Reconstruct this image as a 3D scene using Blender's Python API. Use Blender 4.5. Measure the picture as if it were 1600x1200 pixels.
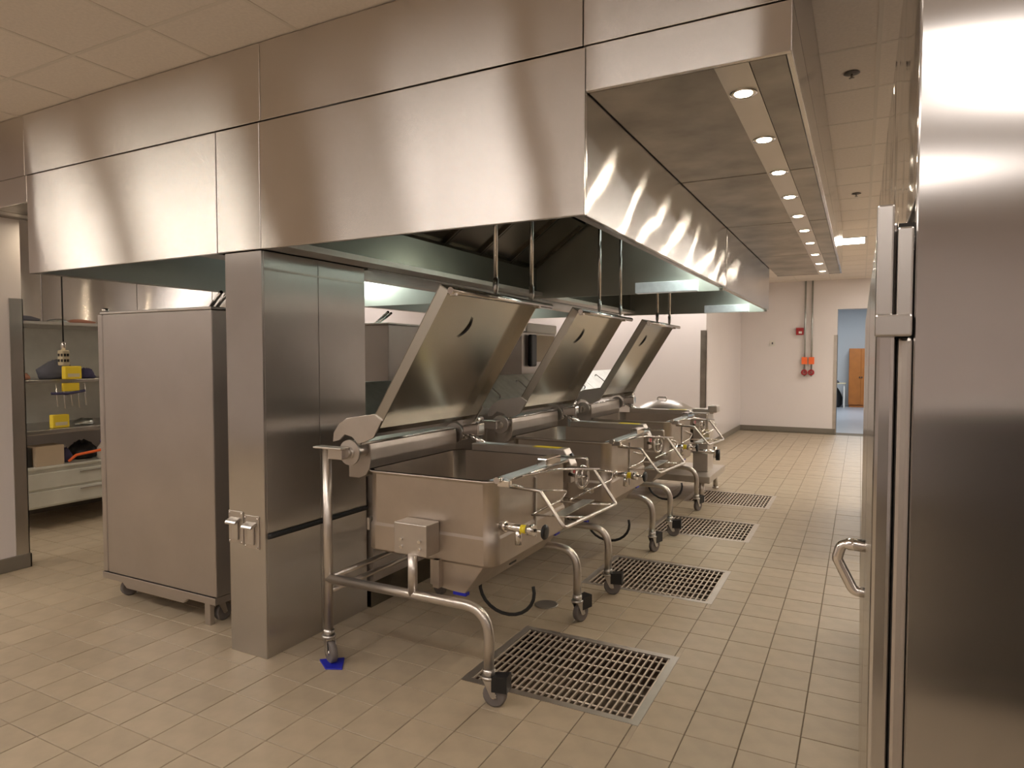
import bpy, bmesh, math, random
from mathutils import Vector, Matrix
random.seed(7)
S = bpy.context.scene
for o in list(bpy.data.objects):
    bpy.data.objects.remove(o, do_unlink=True)
COL = S.collection
PI = math.pi

# ------------------------------------------------------------------ camera, world, exposure
F, EYE = 1040.0, 1.5
pitch = math.atan(42 / F)
yaw = math.atan(545 / math.hypot(F, 42))
fh = Vector((-math.sin(yaw), math.cos(yaw), 0))
RV = Vector((math.cos(yaw), math.sin(yaw), 0))
FW = fh * math.cos(pitch) + Vector((0, 0, -math.sin(pitch)))
UV = RV.cross(FW)
cd = bpy.data.cameras.new('camera')
cd.sensor_width = 36; cd.lens = 36 * F / 1600; cd.clip_start = .05; cd.clip_end = 100
cam = bpy.data.objects.new('camera', cd); COL.objects.link(cam)
m3 = Matrix((RV, UV, -FW)).transposed()
cam.matrix_world = Matrix.Translation((0, 0, EYE)) @ m3.to_4x4()
S.camera = cam

W = bpy.data.worlds.new('world'); S.world = W; W.use_nodes = True
W.node_tree.nodes['Background'].inputs[0].default_value = (1, .93, .85, 1)
W.node_tree.nodes['Background'].inputs[1].default_value = .05
S.view_settings.view_transform = 'Standard'; S.view_settings.look = 'None'
S.view_settings.gamma = 1; S.view_settings.use_curve_mapping = False
S.view_settings.exposure = 0.2
TROFFER = 12.0          # radiance of the ceiling diffusers
DOWNLIGHT = 2.3        # watts of each recessed downlight
HOODLIGHT = 5.0        # watts of each lamp inside the hoods
WARM = (1, .92, .855); COOL = (.88, 1, .96); HALL = (.90, .96, 1)


def area(name, loc, size, watts, col, direction=(0, 0, -1), size_y=None, spread=180):
    l = bpy.data.lights.new(name, 'AREA'); l.energy = watts; l.color = col
    l.size = size
    if size_y: l.shape = 'RECTANGLE'; l.size_y = size_y
    else: l.shape = 'DISK'
    l.spread = math.radians(spread)
    o = bpy.data.objects.new(name, l); COL.objects.link(o)
    o.location = loc
    o.rotation_euler = Vector(direction).to_track_quat('-Z', 'Y').to_euler()
    return o


# ------------------------------------------------------------------ materials
MATS = {}


def mat(name, col, rough=.5, metal=0.0, emit=0, ecol=None, noise=0, nscale=6, bump=0, bscale=200, bdist=.001,
        spec=None, vary=0, coat=0):
    m = bpy.data.materials.new(name); m.use_nodes = True
    nt = m.node_tree; N = nt.nodes; L = nt.links
    b = N['Principled BSDF']
    b.inputs['Base Color'].default_value = (*col, 1)
    b.inputs['Roughness'].default_value = rough
    b.inputs['Metallic'].default_value = metal
    if spec is not None: b.inputs['Specular IOR Level'].default_value = spec
    if coat: b.inputs['Coat Weight'].default_value = coat; b.inputs['Coat Roughness'].default_value = .15
    if emit:
        b.inputs['Emission Color'].default_value = (*(ecol or col), 1)
        b.inputs['Emission Strength'].default_value = emit
    tc = N.new('ShaderNodeTexCoord')
    src = None
    if noise:
        n = N.new('ShaderNodeTexNoise'); n.inputs['Scale'].default_value = nscale; n.inputs['Detail'].default_value = 6
        L.new(tc.outputs['Object'], n.inputs['Vector'])
        r = N.new('ShaderNodeMapRange'); r.inputs[1].default_value = .25; r.inputs[2].default_value = .75
        r.inputs[3].default_value = 1 - noise; r.inputs[4].default_value = 1 + noise
        L.new(n.outputs['Fac'], r.inputs[0]); src = r.outputs[0]
    if vary:
        oi = N.new('ShaderNodeObjectInfo')
        r = N.new('ShaderNodeMapRange'); r.inputs[3].default_value = 1 - vary; r.inputs[4].default_value = 1 + vary
        L.new(oi.outputs['Random'], r.inputs[0])
        if src:
            mm = N.new('ShaderNodeMath'); mm.operation = 'MULTIPLY'
            L.new(src, mm.inputs[0]); L.new(r.outputs[0], mm.inputs[1]); src = mm.outputs[0]
        else: src = r.outputs[0]
    if src:
        mx = N.new('ShaderNodeVectorMath'); mx.operation = 'SCALE'
        mx.inputs[0].default_value = col; L.new(src, mx.inputs['Scale'])
        L.new(mx.outputs[0], b.inputs['Base Color'])
    if bump:
        n = N.new('ShaderNodeTexNoise'); n.inputs['Scale'].default_value = bscale; n.inputs['Detail'].default_value = 3
        L.new(tc.outputs['Object'], n.inputs['Vector'])
        bp = N.new('ShaderNodeBump'); bp.inputs['Strength'].default_value = bump; bp.inputs['Distance'].default_value = bdist
        L.new(n.outputs['Fac'], bp.inputs['Height']); L.new(bp.outputs[0], b.inputs['Normal'])
    MATS[name] = m
    return m


def steel(name, col, rough, aniso=0, mode=None, wave=0, wscale=1.0, smudge=.05, sscale=3, stretch=(1, 1, 1), grain=0):
    """brushed stainless: mode 'v' = horizontal grain (reflections stretch vertically), 'h' = vertical grain"""
    m = mat(name, col, rough, 1.0)
    nt = m.node_tree; N = nt.nodes; L = nt.links; b = N['Principled BSDF']
    tc = N.new('ShaderNodeTexCoord')
    if aniso:
        b.inputs['Anisotropic'].default_value = aniso
        up = N.new('ShaderNodeCombineXYZ'); up.inputs[2].default_value = 1
        if mode == 'v': L.new(up.outputs[0], b.inputs['Tangent'])
        else:
            g = N.new('ShaderNodeNewGeometry'); c = N.new('ShaderNodeVectorMath'); c.operation = 'CROSS_PRODUCT'
            L.new(g.outputs['True Normal'], c.inputs[0]); L.new(up.outputs[0], c.inputs[1])
            L.new(c.outputs[0], b.inputs['Tangent'])
    if smudge:
        mp = N.new('ShaderNodeMapping'); mp.inputs['Scale'].default_value = stretch
        L.new(tc.outputs['Object'], mp.inputs['Vector'])
        n = N.new('ShaderNodeTexNoise'); n.inputs['Scale'].default_value = sscale; n.inputs['Detail'].default_value = 5
        L.new(mp.outputs[0], n.inputs['Vector'])
        r = N.new('ShaderNodeMapRange'); r.inputs[1].default_value = .3; r.inputs[2].default_value = .7
        r.inputs[3].default_value = 1 - smudge; r.inputs[4].default_value = 1 + smudge
        L.new(n.outputs['Fac'], r.inputs[0])
        mx = N.new('ShaderNodeVectorMath'); mx.operation = 'SCALE'; mx.inputs[0].default_value = col
        L.new(r.outputs[0], mx.inputs['Scale']); L.new(mx.outputs[0], b.inputs['Base Color'])
    if wave:
        n = N.new('ShaderNodeTexNoise'); n.inputs['Scale'].default_value = wscale; n.inputs['Detail'].default_value = 1
        L.new(tc.outputs['Object'], n.inputs['Vector'])
        bp = N.new('ShaderNodeBump'); bp.inputs['Strength'].default_value = 1; bp.inputs['Distance'].default_value = wave
        L.new(n.outputs['Fac'], bp.inputs['Height']); L.new(bp.outputs[0], b.inputs['Normal'])
    if grain:            # the brush lines themselves: each fine horizontal scratch tips the surface a little up or down
        mp = N.new('ShaderNodeMapping'); mp.inputs['Scale'].default_value = (700, 700, 5000)
        L.new(tc.outputs['Object'], mp.inputs['Vector'])
        n = N.new('ShaderNodeTexNoise'); n.inputs['Scale'].default_value = 1; n.inputs['Detail'].default_value = 1
        L.new(mp.outputs[0], n.inputs['Vector'])
        r = N.new('ShaderNodeMapRange'); r.clamp = False; r.inputs[3].default_value = -grain; r.inputs[4].default_value = grain
        L.new(n.outputs['Fac'], r.inputs[0])
        c = N.new('ShaderNodeCombineXYZ'); L.new(r.outputs[0], c.inputs[2])
        a = N.new('ShaderNodeVectorMath'); a.operation = 'ADD'
        if wave: L.new(bp.outputs[0], a.inputs[0])
        else:
            g = N.new('ShaderNodeNewGeometry'); L.new(g.outputs['Normal'], a.inputs[0])
        L.new(c.outputs[0], a.inputs[1])
        z = N.new('ShaderNodeVectorMath'); z.operation = 'NORMALIZE'
        L.new(a.outputs[0], z.inputs[0]); L.new(z.outputs[0], b.inputs['Normal'])
    return m


ST = (.60, .575, .55)
steel('hood_steel', (.70, .665, .63), .15, 1.0, 'v', wave=.018, wscale=.9, smudge=.03, grain=1.0)
steel('skirt_steel', (.54, .52, .505), .11, 1.0, 'v', wave=.014, wscale=1.3, smudge=.04, grain=.6)
steel('column_steel', ST, .30, 1.0, 'h', wave=.012, wscale=1.6)
steel('cabinet_steel', (.54, .50, .47), .46, .7, 'h', smudge=.05)
steel('fridge_steel', (.60, .58, .565), .17, .95, 'h', wave=.014, wscale=1.2)
steel('steel', ST, .30)
steel('steel_satin', (.58, .535, .49), .42, smudge=.06, sscale=8)
steel('tub_steel', (.56, .50, .44), .44, .6, 'h', smudge=.07, sscale=6)
steel('lid_steel', (.52, .49, .43), .24, .8, 'v', smudge=.05)
steel('tube_steel', (.64, .595, .55), .33)
steel('chrome', (.80, .77, .74), .12, smudge=0)
steel('soffit_steel', (.38, .35, .31), .42, smudge=.28, sscale=3.5)
steel('strip_steel', (.62, .58, .53), .30, smudge=.04)
steel('polished', (.40, .36, .31), .07, wave=.03, wscale=3)
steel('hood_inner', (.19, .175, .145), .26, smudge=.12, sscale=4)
steel('hood_end', (.46, .46, .40), .48, smudge=.06, sscale=3)
mat('liner', (.62, .66, .64), .35, .5)
mat('pale_steel', (.70, .70, .64), .38, .35, noise=.10, nscale=5)
steel('galvanised', (.46, .48, .46), .36, smudge=.12, sscale=12)
mat('grate_steel', (.62, .53, .44), .42, .6)
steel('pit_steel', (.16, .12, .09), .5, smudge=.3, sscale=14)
mat('tile', (.415, .336, .238), .42, noise=.10, nscale=9, vary=.06, bump=.15, bscale=60, bdist=.002)
mat('grout', (.20, .165, .12), .8)
mat('cove', (.20, .175, .14), .5)
mat('paint', (.78, .725, .71), .22, noise=.02, nscale=1.5, bump=.1, bscale=25, bdist=.003)
mat('paint_cool', (.58, .60, .62), .5)
mat('ceiling_tile', (.82, .75, .68), .9, noise=.05, nscale=60, vary=.02, bump=.3, bscale=150, bdist=.002)
mat('ceiling_grid', (.74, .68, .61), .6)
mat('hall_floor', (.36, .38, .42), .35)
mat('black', (.012, .012, .013), .4)
mat('black_rubber', (.02, .02, .02), .6)
mat('grey_rubber', (.16, .14, .13), .6)
mat('dark', (.03, .026, .022), .6)
mat('blue', (.01, .016, .42), .45)
mat('blue_film', (.46, .53, .56), .3)
mat('yellow', (.85, .68, .03), .5)
mat('orange', (.95, .17, .04), .5)
mat('red', (.36, .02, .025), .4)
mat('wood', (.42, .14, .025), .45, noise=.15, nscale=4)
mat('carton', (.50, .40, .29), .8, noise=.05)
mat('cream', (.62, .54, .36), .5)
mat('white_plastic', (.75, .72, .66), .4)
mat('pale_lens', (.62, .65, .64), .35, emit=.12, ecol=(.95, 1, 1), noise=.12, nscale=22)
mat('diffuser', (.9, .88, .84), .5, emit=TROFFER, ecol=WARM)
mat('diffuser_bright', (.9, .88, .84), .5, emit=18, ecol=(1, .93, .82))
mat('downlight_lens', (1, .95, .85), .4, emit=16, ecol=(1, .86, .62))
mat('hood_lens', (.9, .95, .95), .4, emit=.6, ecol=COOL)
mat('hall_lens', (.9, .95, 1), .4, emit=6, ecol=HALL)
mat('rag', (.10, .10, .12), .9)
mat('yellow_pad', (.80, .60, .04), .8)
mat('pink_rag', (.42, .20, .14), .9)
mat('purple', (.04, .035, .09), .7)


# ------------------------------------------------------------------ mesh helpers
class MB:
    def __init__(s, off=(0, 0, 0)):
        s.bm = bmesh.new(); s.off = Vector(off)

    def _v(s, p): return s.bm.verts.new(Vector(p) - s.off)

    def face(s, vs, smooth=False):
        try:
            f = s.bm.faces.new(vs); f.smooth = smooth; return f
        except ValueError: return None

    def box(s, x0, x1, y0, y1, z0, z1, bev=0):
        v = [s._v((x, y, z)) for z in (z0, z1) for y in (y0, y1) for x in (x0, x1)]
        fs = [s.face([v[i] for i in q]) for q in ((0, 2, 3, 1), (4, 5, 7, 6), (0, 1, 5, 4), (2, 6, 7, 3), (0, 4, 6, 2), (1, 3, 7, 5))]
        if bev:
            es = list({e for f in fs for e in f.edges})
            bmesh.ops.bevel(s.bm, geom=es, offset=bev, segments=2, profile=.5, affect='EDGES', clamp_overlap=True)
        return s

    def prism(s, poly, axis, a, b, bev=0):
        """poly: 2-D points in the plane across axis ('x': (y,z), 'y': (x,z), 'z': (x,y))"""
        def P(q, t): return {'x': (t, q[0], q[1]), 'y': (q[0], t, q[1]), 'z': (q[0], q[1], t)}[axis]
        A = [s._v(P(q, a)) for q in poly]; B = [s._v(P(q, b)) for q in poly]
        n = len(poly); fs = [s.face(A), s.face(B[::-1])]
        for i in range(n): fs.append(s.face([A[i], B[i], B[(i + 1) % n], A[(i + 1) % n]]))
        bmesh.ops.recalc_face_normals(s.bm, faces=[f for f in fs if f])
        if bev:
            es = list({e for f in fs if f for e in f.edges})
            bmesh.ops.bevel(s.bm, geom=es, offset=bev, segments=2, profile=.5, affect='EDGES', clamp_overlap=True)
        return s

    def tube(s, pts, r, seg=10, closed=False, cap=True):
        pts = [Vector(p) for p in pts]; n = len(pts); rings = []
        up = None
        for i, p in enumerate(pts):
            if closed: t = (pts[(i + 1) % n] - pts[i - 1]).normalized()
            else: t = (pts[min(i + 1, n - 1)] - pts[max(i - 1, 0)]).normalized()
            if up is None:
                a = Vector((0, 0, 1)) if abs(t.z) < .9 else Vector((1, 0, 0))
                up = (a - t * a.dot(t)).normalized()
            else: up = (up - t * up.dot(t)).normalized()
            sd = t.cross(up)
            rr = r[i] if isinstance(r, (list, tuple)) else r
            rings.append([s._v(p + (up * math.cos(2 * PI * k / seg) + sd * math.sin(2 * PI * k / seg)) * rr) for k in range(seg)])
        m = n if closed else n - 1
        for i in range(m):
            A, B = rings[i], rings[(i + 1) % n]
            for k in range(seg): s.face([A[k], A[(k + 1) % seg], B[(k + 1) % seg], B[k]], True)
        if cap and not closed:
            s.face(rings[0][::-1]); s.face(rings[-1])
        return s

    def cyl(s, p0, p1, r, seg=18, r2=None):
        return s.tube([p0, p1], [r, r if r2 is None else r2], seg)

    def lathe(s, prof, c, axis='z', seg=24):
        rings = []
        for (r, h) in prof:
            ring = []
            for k in range(seg):
                a = 2 * PI * k / seg; u, v = max(r, 1e-4) * math.cos(a), max(r, 1e-4) * math.sin(a)
                d = {'z': (u, v, h), 'y': (u, h, v), 'x': (h, u, v)}[axis]
                ring.append(s._v(Vector(c) + Vector(d)))
            rings.append(ring)
        fs = []
        for A, B in zip(rings, rings[1:]):
            for k in range(seg): fs.append(s.face([A[k], A[(k + 1) % seg], B[(k + 1) % seg], B[k]], True))
        fs.append(s.face(rings[0][::-1])); fs.append(s.face(rings[-1]))
        bmesh.ops.recalc_face_normals(s.bm, faces=[f for f in fs if f])
        return s

    def loft(s, loops, capA=True, capB=True, smooth=False):
        R = [[s._v(p) for p in l] for l in loops]; n = len(R[0]); fs = []
        for A, B in zip(R, R[1:]):
            for k in range(n): fs.append(s.face([A[k], A[(k + 1) % n], B[(k + 1) % n], B[k]], smooth))
        if capA: fs.append(s.face(R[0][::-1]))
        if capB: fs.append(s.face(R[-1]))
        bmesh.ops.recalc_face_normals(s.bm, faces=[f for f in fs if f])
        return s

    def build(s, name, m, parent=None):
        me = bpy.data.meshes.new(name); s.bm.to_mesh(me); s.bm.free()
        me.materials.append(MATS[m])
        o = bpy.data.objects.new(name, me); COL.objects.link(o)
        if parent is not None:
            o.parent = parent
        else: o.location = s.off
        return o


def fillet(pts, r, n=6):
    pts = [Vector(p) for p in pts]; out = [pts[0]]
    for a, b, c in zip(pts, pts[1:], pts[2:]):
        u, v = (a - b), (c - b); lu, lv = u.length, v.length; u.normalize(); v.normalize()
        ang = u.angle(v); d = min(r / math.tan(ang / 2), lu * .49, lv * .49)
        p0, p1 = b + u * d, b + v * d
        for i in range(n + 1):
            t = i / n; out.append(p0 * (1 - t) ** 2 + b * 2 * t * (1 - t) + p1 * t * t)
    out.append(pts[-1])
    return out


def rrect(x0, x1, y0, y1, z, r, n=5):
    out = []
    for cx, cy, a0 in ((x1 - r, y1 - r, 0), (x0 + r, y1 - r, 90), (x0 + r, y0 + r, 180), (x1 - r, y0 + r, 270)):
        for i in range(n + 1):
            a = math.radians(a0 + 90 * i / n); out.append((cx + r * math.cos(a), cy + r * math.sin(a), z))
    return out


def tag(o, label, cat, group=None, kind=None):
    o['label'] = label; o['category'] = cat
    if group: o['group'] = group
    if kind: o['kind'] = kind
    return o


def thing(name, label, cat, loc, group=None, kind=None):
    o = bpy.data.objects.new(name, None); COL.objects.link(o); o.location = loc
    o.empty_display_size = .1
    return tag(o, label, cat, group, kind)


def struct(name, mb, m):
    o = mb.build(name, m); o['kind'] = 'structure'; return o


KIDS = {}


def copy_tree(o, parent=None):
    c = o.copy(); COL.objects.link(c)
    if parent is not None: c.parent = parent
    for ch in [k for k in ALL if k.parent == o]: copy_tree(ch, c)
    return c


def dup(root, dx, dy, label, group=None, dz=0):
    global ALL
    ALL = list(bpy.data.objects)
    c = copy_tree(root); c.location = root.location + Vector((dx, dy, dz)); c['label'] = label
    if group: c['group'] = group
    return c


# ------------------------------------------------------------------ the room
CEIL = 3.0
PITS = [(-1.625, -.775, 2.585, 3.285), (-1.625, -.775, 4.09, 4.79), (-1.625, -.775, 5.60, 6.28), (-1.625, -.775, 6.94, 7.64)]


def rects_minus(rects, holes):
    for hx0, hx1, hy0, hy1 in holes:
        out = []
        for x0, x1, y0, y1 in rects:
            if hx1 <= x0 or hx0 >= x1 or hy1 <= y0 or hy0 >= y1: out.append((x0, x1, y0, y1)); continue
            if x0 < hx0: out.append((x0, hx0, y0, y1))
            if x1 > hx1: out.append((hx1, x1, y0, y1))
            a, b = max(x0, hx0), min(x1, hx1)
            if y0 < hy0: out.append((a, b, y0, hy0))
            if y1 > hy1: out.append((a, b, hy1, y1))
        rects = out
    return [r for r in rects if r[1] - r[0] > .004 and r[3] - r[2] > .004]


mb = MB()
for r in rects_minus([(-9.5, 3.5, -6, 14.7)], PITS): mb.box(*r, -.15, -.005)
floor = struct('floor', mb, 'grout')

TX, TY, TP = .024, 2.61, .206
TPY = .2


def project(x, y, z=0):
    p = Vector((x, y, z - EYE)); d = p.dot(FW)
    if d < .3: return None
    return 800 + F * p.dot(RV) / d, 600 - F * p.dot(UV) / d, d


near, rest = [], MB()
for i in range(-46, 18):
    for j in range(-43, 61):
        x0, y0 = TX + i * TP, TY + j * TPY
        g = .002
        full = (x0 + g, x0 + TP - g, y0 + g, y0 + TPY - g)
        if full[1] > 3.5 or full[0] < -9.5 or full[3] > 14.4 or full[2] < -6: continue
        rs = rects_minus([full], PITS)
        q = project(x0 + .1, y0 + .1)
        vis = q and -30 < q[0] < 1372 and q[1] < 1225
        # tiles hidden under the column and the cabinet are left to the rest
        if vis and ((-2.9 < x0 < -2.5 and y0 > 2.3) or (x0 < -2.3 and y0 > 3.3) or y0 > 14): vis = False
        for r in rs: near.append((q[2] if vis else 1e3, r, vis, j, i))
near.sort()
done = 0
vox = {}
for d, r, vis, j, i in near:
    tilt = random.uniform(-.0006, .0006)
    if vis and done < 290:
        key = (round(r[1] - r[0], 4), round(r[3] - r[2], 4))
        if key not in vox:
            w, h = (r[1] - r[0]) / 2, (r[3] - r[2]) / 2
            t = MB(); t.box(-w, w, -h, h, -.006, .0); 
            es = [e for e in t.bm.edges if all(v.co.z > -.001 for v in e.verts)]
            bmesh.ops.bevel(t.bm, geom=es, offset=.0015, segments=1, affect='EDGES')
            me = bpy.data.meshes.new('floor_tile'); t.bm.to_mesh(me); t.bm.free(); me.materials.append(MATS['tile']); vox[key] = me
        o = bpy.data.objects.new('floor_tile', vox[key]); COL.objects.link(o); o.parent = floor
        o.location = ((r[0] + r[1]) / 2, (r[2] + r[3]) / 2, tilt)
        done += 1
    else: rest.box(r[0], r[1], r[2], r[3], -.006, tilt)
o = rest.build('floor_tiles', 'tile', floor); o['kind'] = 'stuff'

# ceiling: grid of panels
mb = MB(); mb.box(-9.5, 3.5, -6, 14.7, CEIL + .03, CEIL + .1)
ceiling = struct('ceiling', mb, 'ceiling_grid')
GX, GY, PX, PY = .05, 3.69, .592, .572
LIGHTS = [(-5, -7, 2), (-11, -7, 3), (-14, -7, 2), (-2, -7, 2), (1, -10, 1), (-4, -10, 1), (-9, -10, 2), (3, -7, 2), (0, -14, 2), (-8, -14, 2), (2, -11, 2)]   # grid cell, row, cells long
lit = set()
for a, b, n in LIGHTS: lit |= {(a - 1 + k, b) for k in range(n)}
lit |= {(-1, 10), (-7, 11), (-8, 11), (-5, 11), (-4, 11), (1, 13), (2, 13), (1, 16), (2, 16), (2, 4), (3, 4), (2, 8), (3, 8), (2, 11), (3, 11), (-11, 4), (-10, 4), (-11, 8), (-10, 8)}
ctiles = MB(); grid = MB(); shared = None
for i in range(-17, 6):
    x = GX + i * PX
    grid.box(x - .010, x + .010, -6, 14.4, CEIL - .003, CEIL + .03)
for j in range(-17, 19):
    y = GY + j * PY
    grid.box(-9.5, 3.5, y - .010, y + .010, CEIL - .0028, CEIL + .0295)
ptile = MB(); ptile.box(-PX / 2 + .0085, PX / 2 - .0085, -PY / 2 + .0085, PY / 2 - .0085, -.001, .025)
ptm = bpy.data.meshes.new('ceiling_panel'); ptile.bm.to_mesh(ptm); ptile.bm.free(); ptm.materials.append(MATS['ceiling_tile'])
for i in range(-17, 6):
    for j in range(-17, 19):
        x, y = GX + (i + .5) * PX, GY + (j + .5) * PY
        if (i, j) in lit: continue
        if (-5.6 < x < -.3 and .3 < y < 2.5) or (-.6 < x < .5 and y > 2.4 and y < 14.4):
            o = bpy.data.objects.new('ceiling_panel', ptm); COL.objects.link(o); o.parent = ceiling; o.location = (x, y, CEIL)
        else: ctiles.box(x - PX / 2 + .009, x + PX / 2 - .009, y - PY / 2 + .009, y + PY / 2 - .009, CEIL - .001, CEIL + .02)
o = ctiles.build('ceiling_panels', 'ceiling_tile', ceiling); o['kind'] = 'stuff'
grid.build('ceiling_grid', 'ceiling_grid', ceiling)

# walls
mb = MB(); mb.box(-2.2, -.41, 14.4, 14.55, 0, CEIL); mb.box(-.41, 1.0, 14.4, 14.55, 2.43, CEIL); mb.box(1.0, 3.5, 14.4, 14.55, 0, CEIL)
struct('wall_back', mb, 'paint')
mb = MB(); mb.box(-7.0, -2.2, 10.9, 14.55, 0, CEIL)
struct('wall_left_back', mb, 'paint')
mb = MB(); mb.box(-7.15, -7.0, 2.6, 14.55, 0, CEIL); mb.box(-9.65, -7.0, 2.45, 2.6, 0, CEIL); mb.box(-9.65, -9.5, -6, 2.45, 0, CEIL)
wleft = struct('wall_left', mb, 'paint')
mb = MB(); mb.box(3.5, 3.65, -6, 14.55, 0, CEIL)
struct('wall_right', mb, 'paint')
mb = MB(); mb.box(-9.65, 3.65, -6.15, -6, 0, CEIL)
struct('wall_front', mb, 'paint')
mb = MB(); mb.box(-5.42, -5.25, 1.9, 2.57, 0, 2.46); mb.box(-5.42, -5.25, 1.9, 2.29, 2.46, CEIL)
struct('wall_stub', mb, 'paint')
# far hall beyond the doorway
mb = MB(); mb.box(-4, 4, 23.0, 23.15, 0, 3.2); mb.box(-4, -3.9, 14.55, 23, 0, 3.2); mb.box(3.9, 4, 14.55, 23, 0, 3.2); mb.box(-4, 4, 14.55, 23, 3.2, 3.3)
struct('wall_hall', mb, 'paint_cool')
mb = MB(); mb.box(-4, 4, 14.7, 23, -.1, -.002)
struct('floor_hall', mb, 'hall_floor')
# trims and baseboards
mb = MB(); mb.box(-2.2, -.42, 14.385, 14.4, 0, .10, .004)
struct('baseboard_back', mb, 'cove')
mb = MB(); mb.box(-2.2, -2.185, 10.9, 14.4, 0, .10, .004); mb.box(-7, -2.2, 10.885, 10.9, 0, .10, .004)
struct('baseboard_left', mb, 'cove')
mb = MB(); mb.box(-5.25, -5.235, 1.9, 2.585, 0, .10, .004); mb.box(-5.42, -5.235, 2.57, 2.585, 0, .10, .004)
struct('baseboard_stub', mb, 'cove')
mb = MB(); mb.box(-7, -6.985, 2.6, 10.9, 0, .10, .004)
struct('baseboard_side', mb, 'cove')
mb = MB(); mb.box(-5.25, -5.244, 2.49, 2.576, .10, 1.91); mb.box(-5.33, -5.244, 2.57, 2.576, .10, 1.91)
struct('trim_1', mb, 'steel')
mb = MB(); mb.box(-2.285, -2.194, 10.893, 10.9, .10, 1.93); mb.box(-2.2, -2.194, 10.893, 10.97, .10, 1.93)
struct('trim_2', mb, 'soffit_steel')
mb = MB(); mb.box(-.47, -.404, 14.393, 14.4, .0, 1.93); mb.box(-.41, -.404, 14.393, 14.56, 0, 1.93)
struct('trim_3', mb, 'steel_satin')


# ------------------------------------------------------------------ ceiling lights
def troffer(i, j, n, label, m='diffuser'):
    x0, x1 = GX + i * PX, GX + (i + n) * PX; y0, y1 = GY + j * PY, GY + (j + 1) * PY
    c = ((x0 + x1) / 2, (y0 + y1) / 2, CEIL)
    t = thing('ceiling_light', label, 'ceiling light', c, 'recessed ceiling lights')
    f = MB(c)
    f.box(x0 + .008, x1 - .008, y0 + .008, y0 + .035, CEIL - .008, CEIL + .02); f.box(x0 + .008, x1 - .008, y1 - .035, y1 - .008, CEIL - .008, CEIL + .02)
    f.box(x0 + .008, x0 + .035, y0 + .035, y1 - .035, CEIL - .008, CEIL + .02); f.box(x1 - .035, x1 - .008, y0 + .035, y1 - .035, CEIL - .008, CEIL + .02)
    f.build('frame', 'white_plastic', t)
    d = MB(c); d.box(x0 + .035, x1 - .035, y0 + .035, y1 - .035, CEIL - .004, CEIL + .015); d.build('diffuser', m, t)


troffer(-1, 10, 1, 'lit fluorescent ceiling panel above the aisle beyond the row of downlights', 'diffuser_bright')
troffer(-8, 11, 2, 'added unseen ceiling panel over the white wall behind the island')  # this and the next: hidden behind the hood, added to light the alcove wall
troffer(-5, 11, 2, 'added unseen ceiling panel between the hood end and the white corner')
troffer(1, 13, 2, 'added unseen fill panel near the far doorway, nearer of two', 'diffuser_bright')  # unseen pair added to lift the far end of the aisle
troffer(1, 16, 2, 'added unseen fill panel near the far doorway, farther of two', 'diffuser_bright')
troffer(2, 4, 2, 'added unseen fill light above the refrigerator row on the right', 'diffuser_bright')  # three out-of-view lights added on the right to brighten the aisle
troffer(2, 8, 2, 'added unseen fill light over the work counter on the right', 'diffuser_bright')
troffer(2, 11, 2, 'added unseen fill light beyond the work counter on the right', 'diffuser_bright')
troffer(-11, 4, 2, 'added unseen fill light above the steel shelving at the left wall')  # two unseen lights added to brighten the left passage and shelving
troffer(-11, 8, 2, 'added unseen fill light past the steel shelving at the left wall')
nth = ['first', 'second', 'third', 'fourth', 'fifth', 'sixth', 'seventh', 'eighth', 'ninth', 'tenth', 'eleventh', 'twelfth']
for k, (a, b, n) in enumerate(LIGHTS):
    troffer(a - 1, b, n, 'long ceiling light in front of the hood, %s of that bank' % nth[k], 'diffuser_bright' if a in (-11, -14) else 'diffuser')

# ------------------------------------------------------------------ hood, soffits, enclosure
Y0 = 2.30


def wavy_sheet(mbx, x0, x1, y, z0, z1): mbx.box(x0, x1, y, y + .018, z0, z1, .003)


# upper enclosure: sheets that close the hood to the ceiling
enc = thing('hood_enclosure', 'brushed steel closure panels between the hood tops and the ceiling', 'enclosure', (-2.7, Y0, 2.625))
E = (-2.7, Y0, 2.625)
for a, b in ((-5.9, -4.62), (-4.617, -2.563), (-2.56, -.915), (-.912, -.21)):
    q = MB(E); wavy_sheet(q, a, b, Y0, 2.628, 2.994); q.build('panel', 'hood_steel', enc)
for a, b in ((2.32, 3.75), (3.753, 5.19), (5.193, 6.86), (6.863, 8.56)):
    q = MB(E); q.box(-.228, -.21, a, b, 2.628, 2.994); q.build('side_panel', 'skirt_steel', enc)
q = MB(E); q.box(-5.9, -.21, 8.542, 8.56, 2.628, 2.994); q.build('end_panel', 'skirt_steel', enc)


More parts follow.
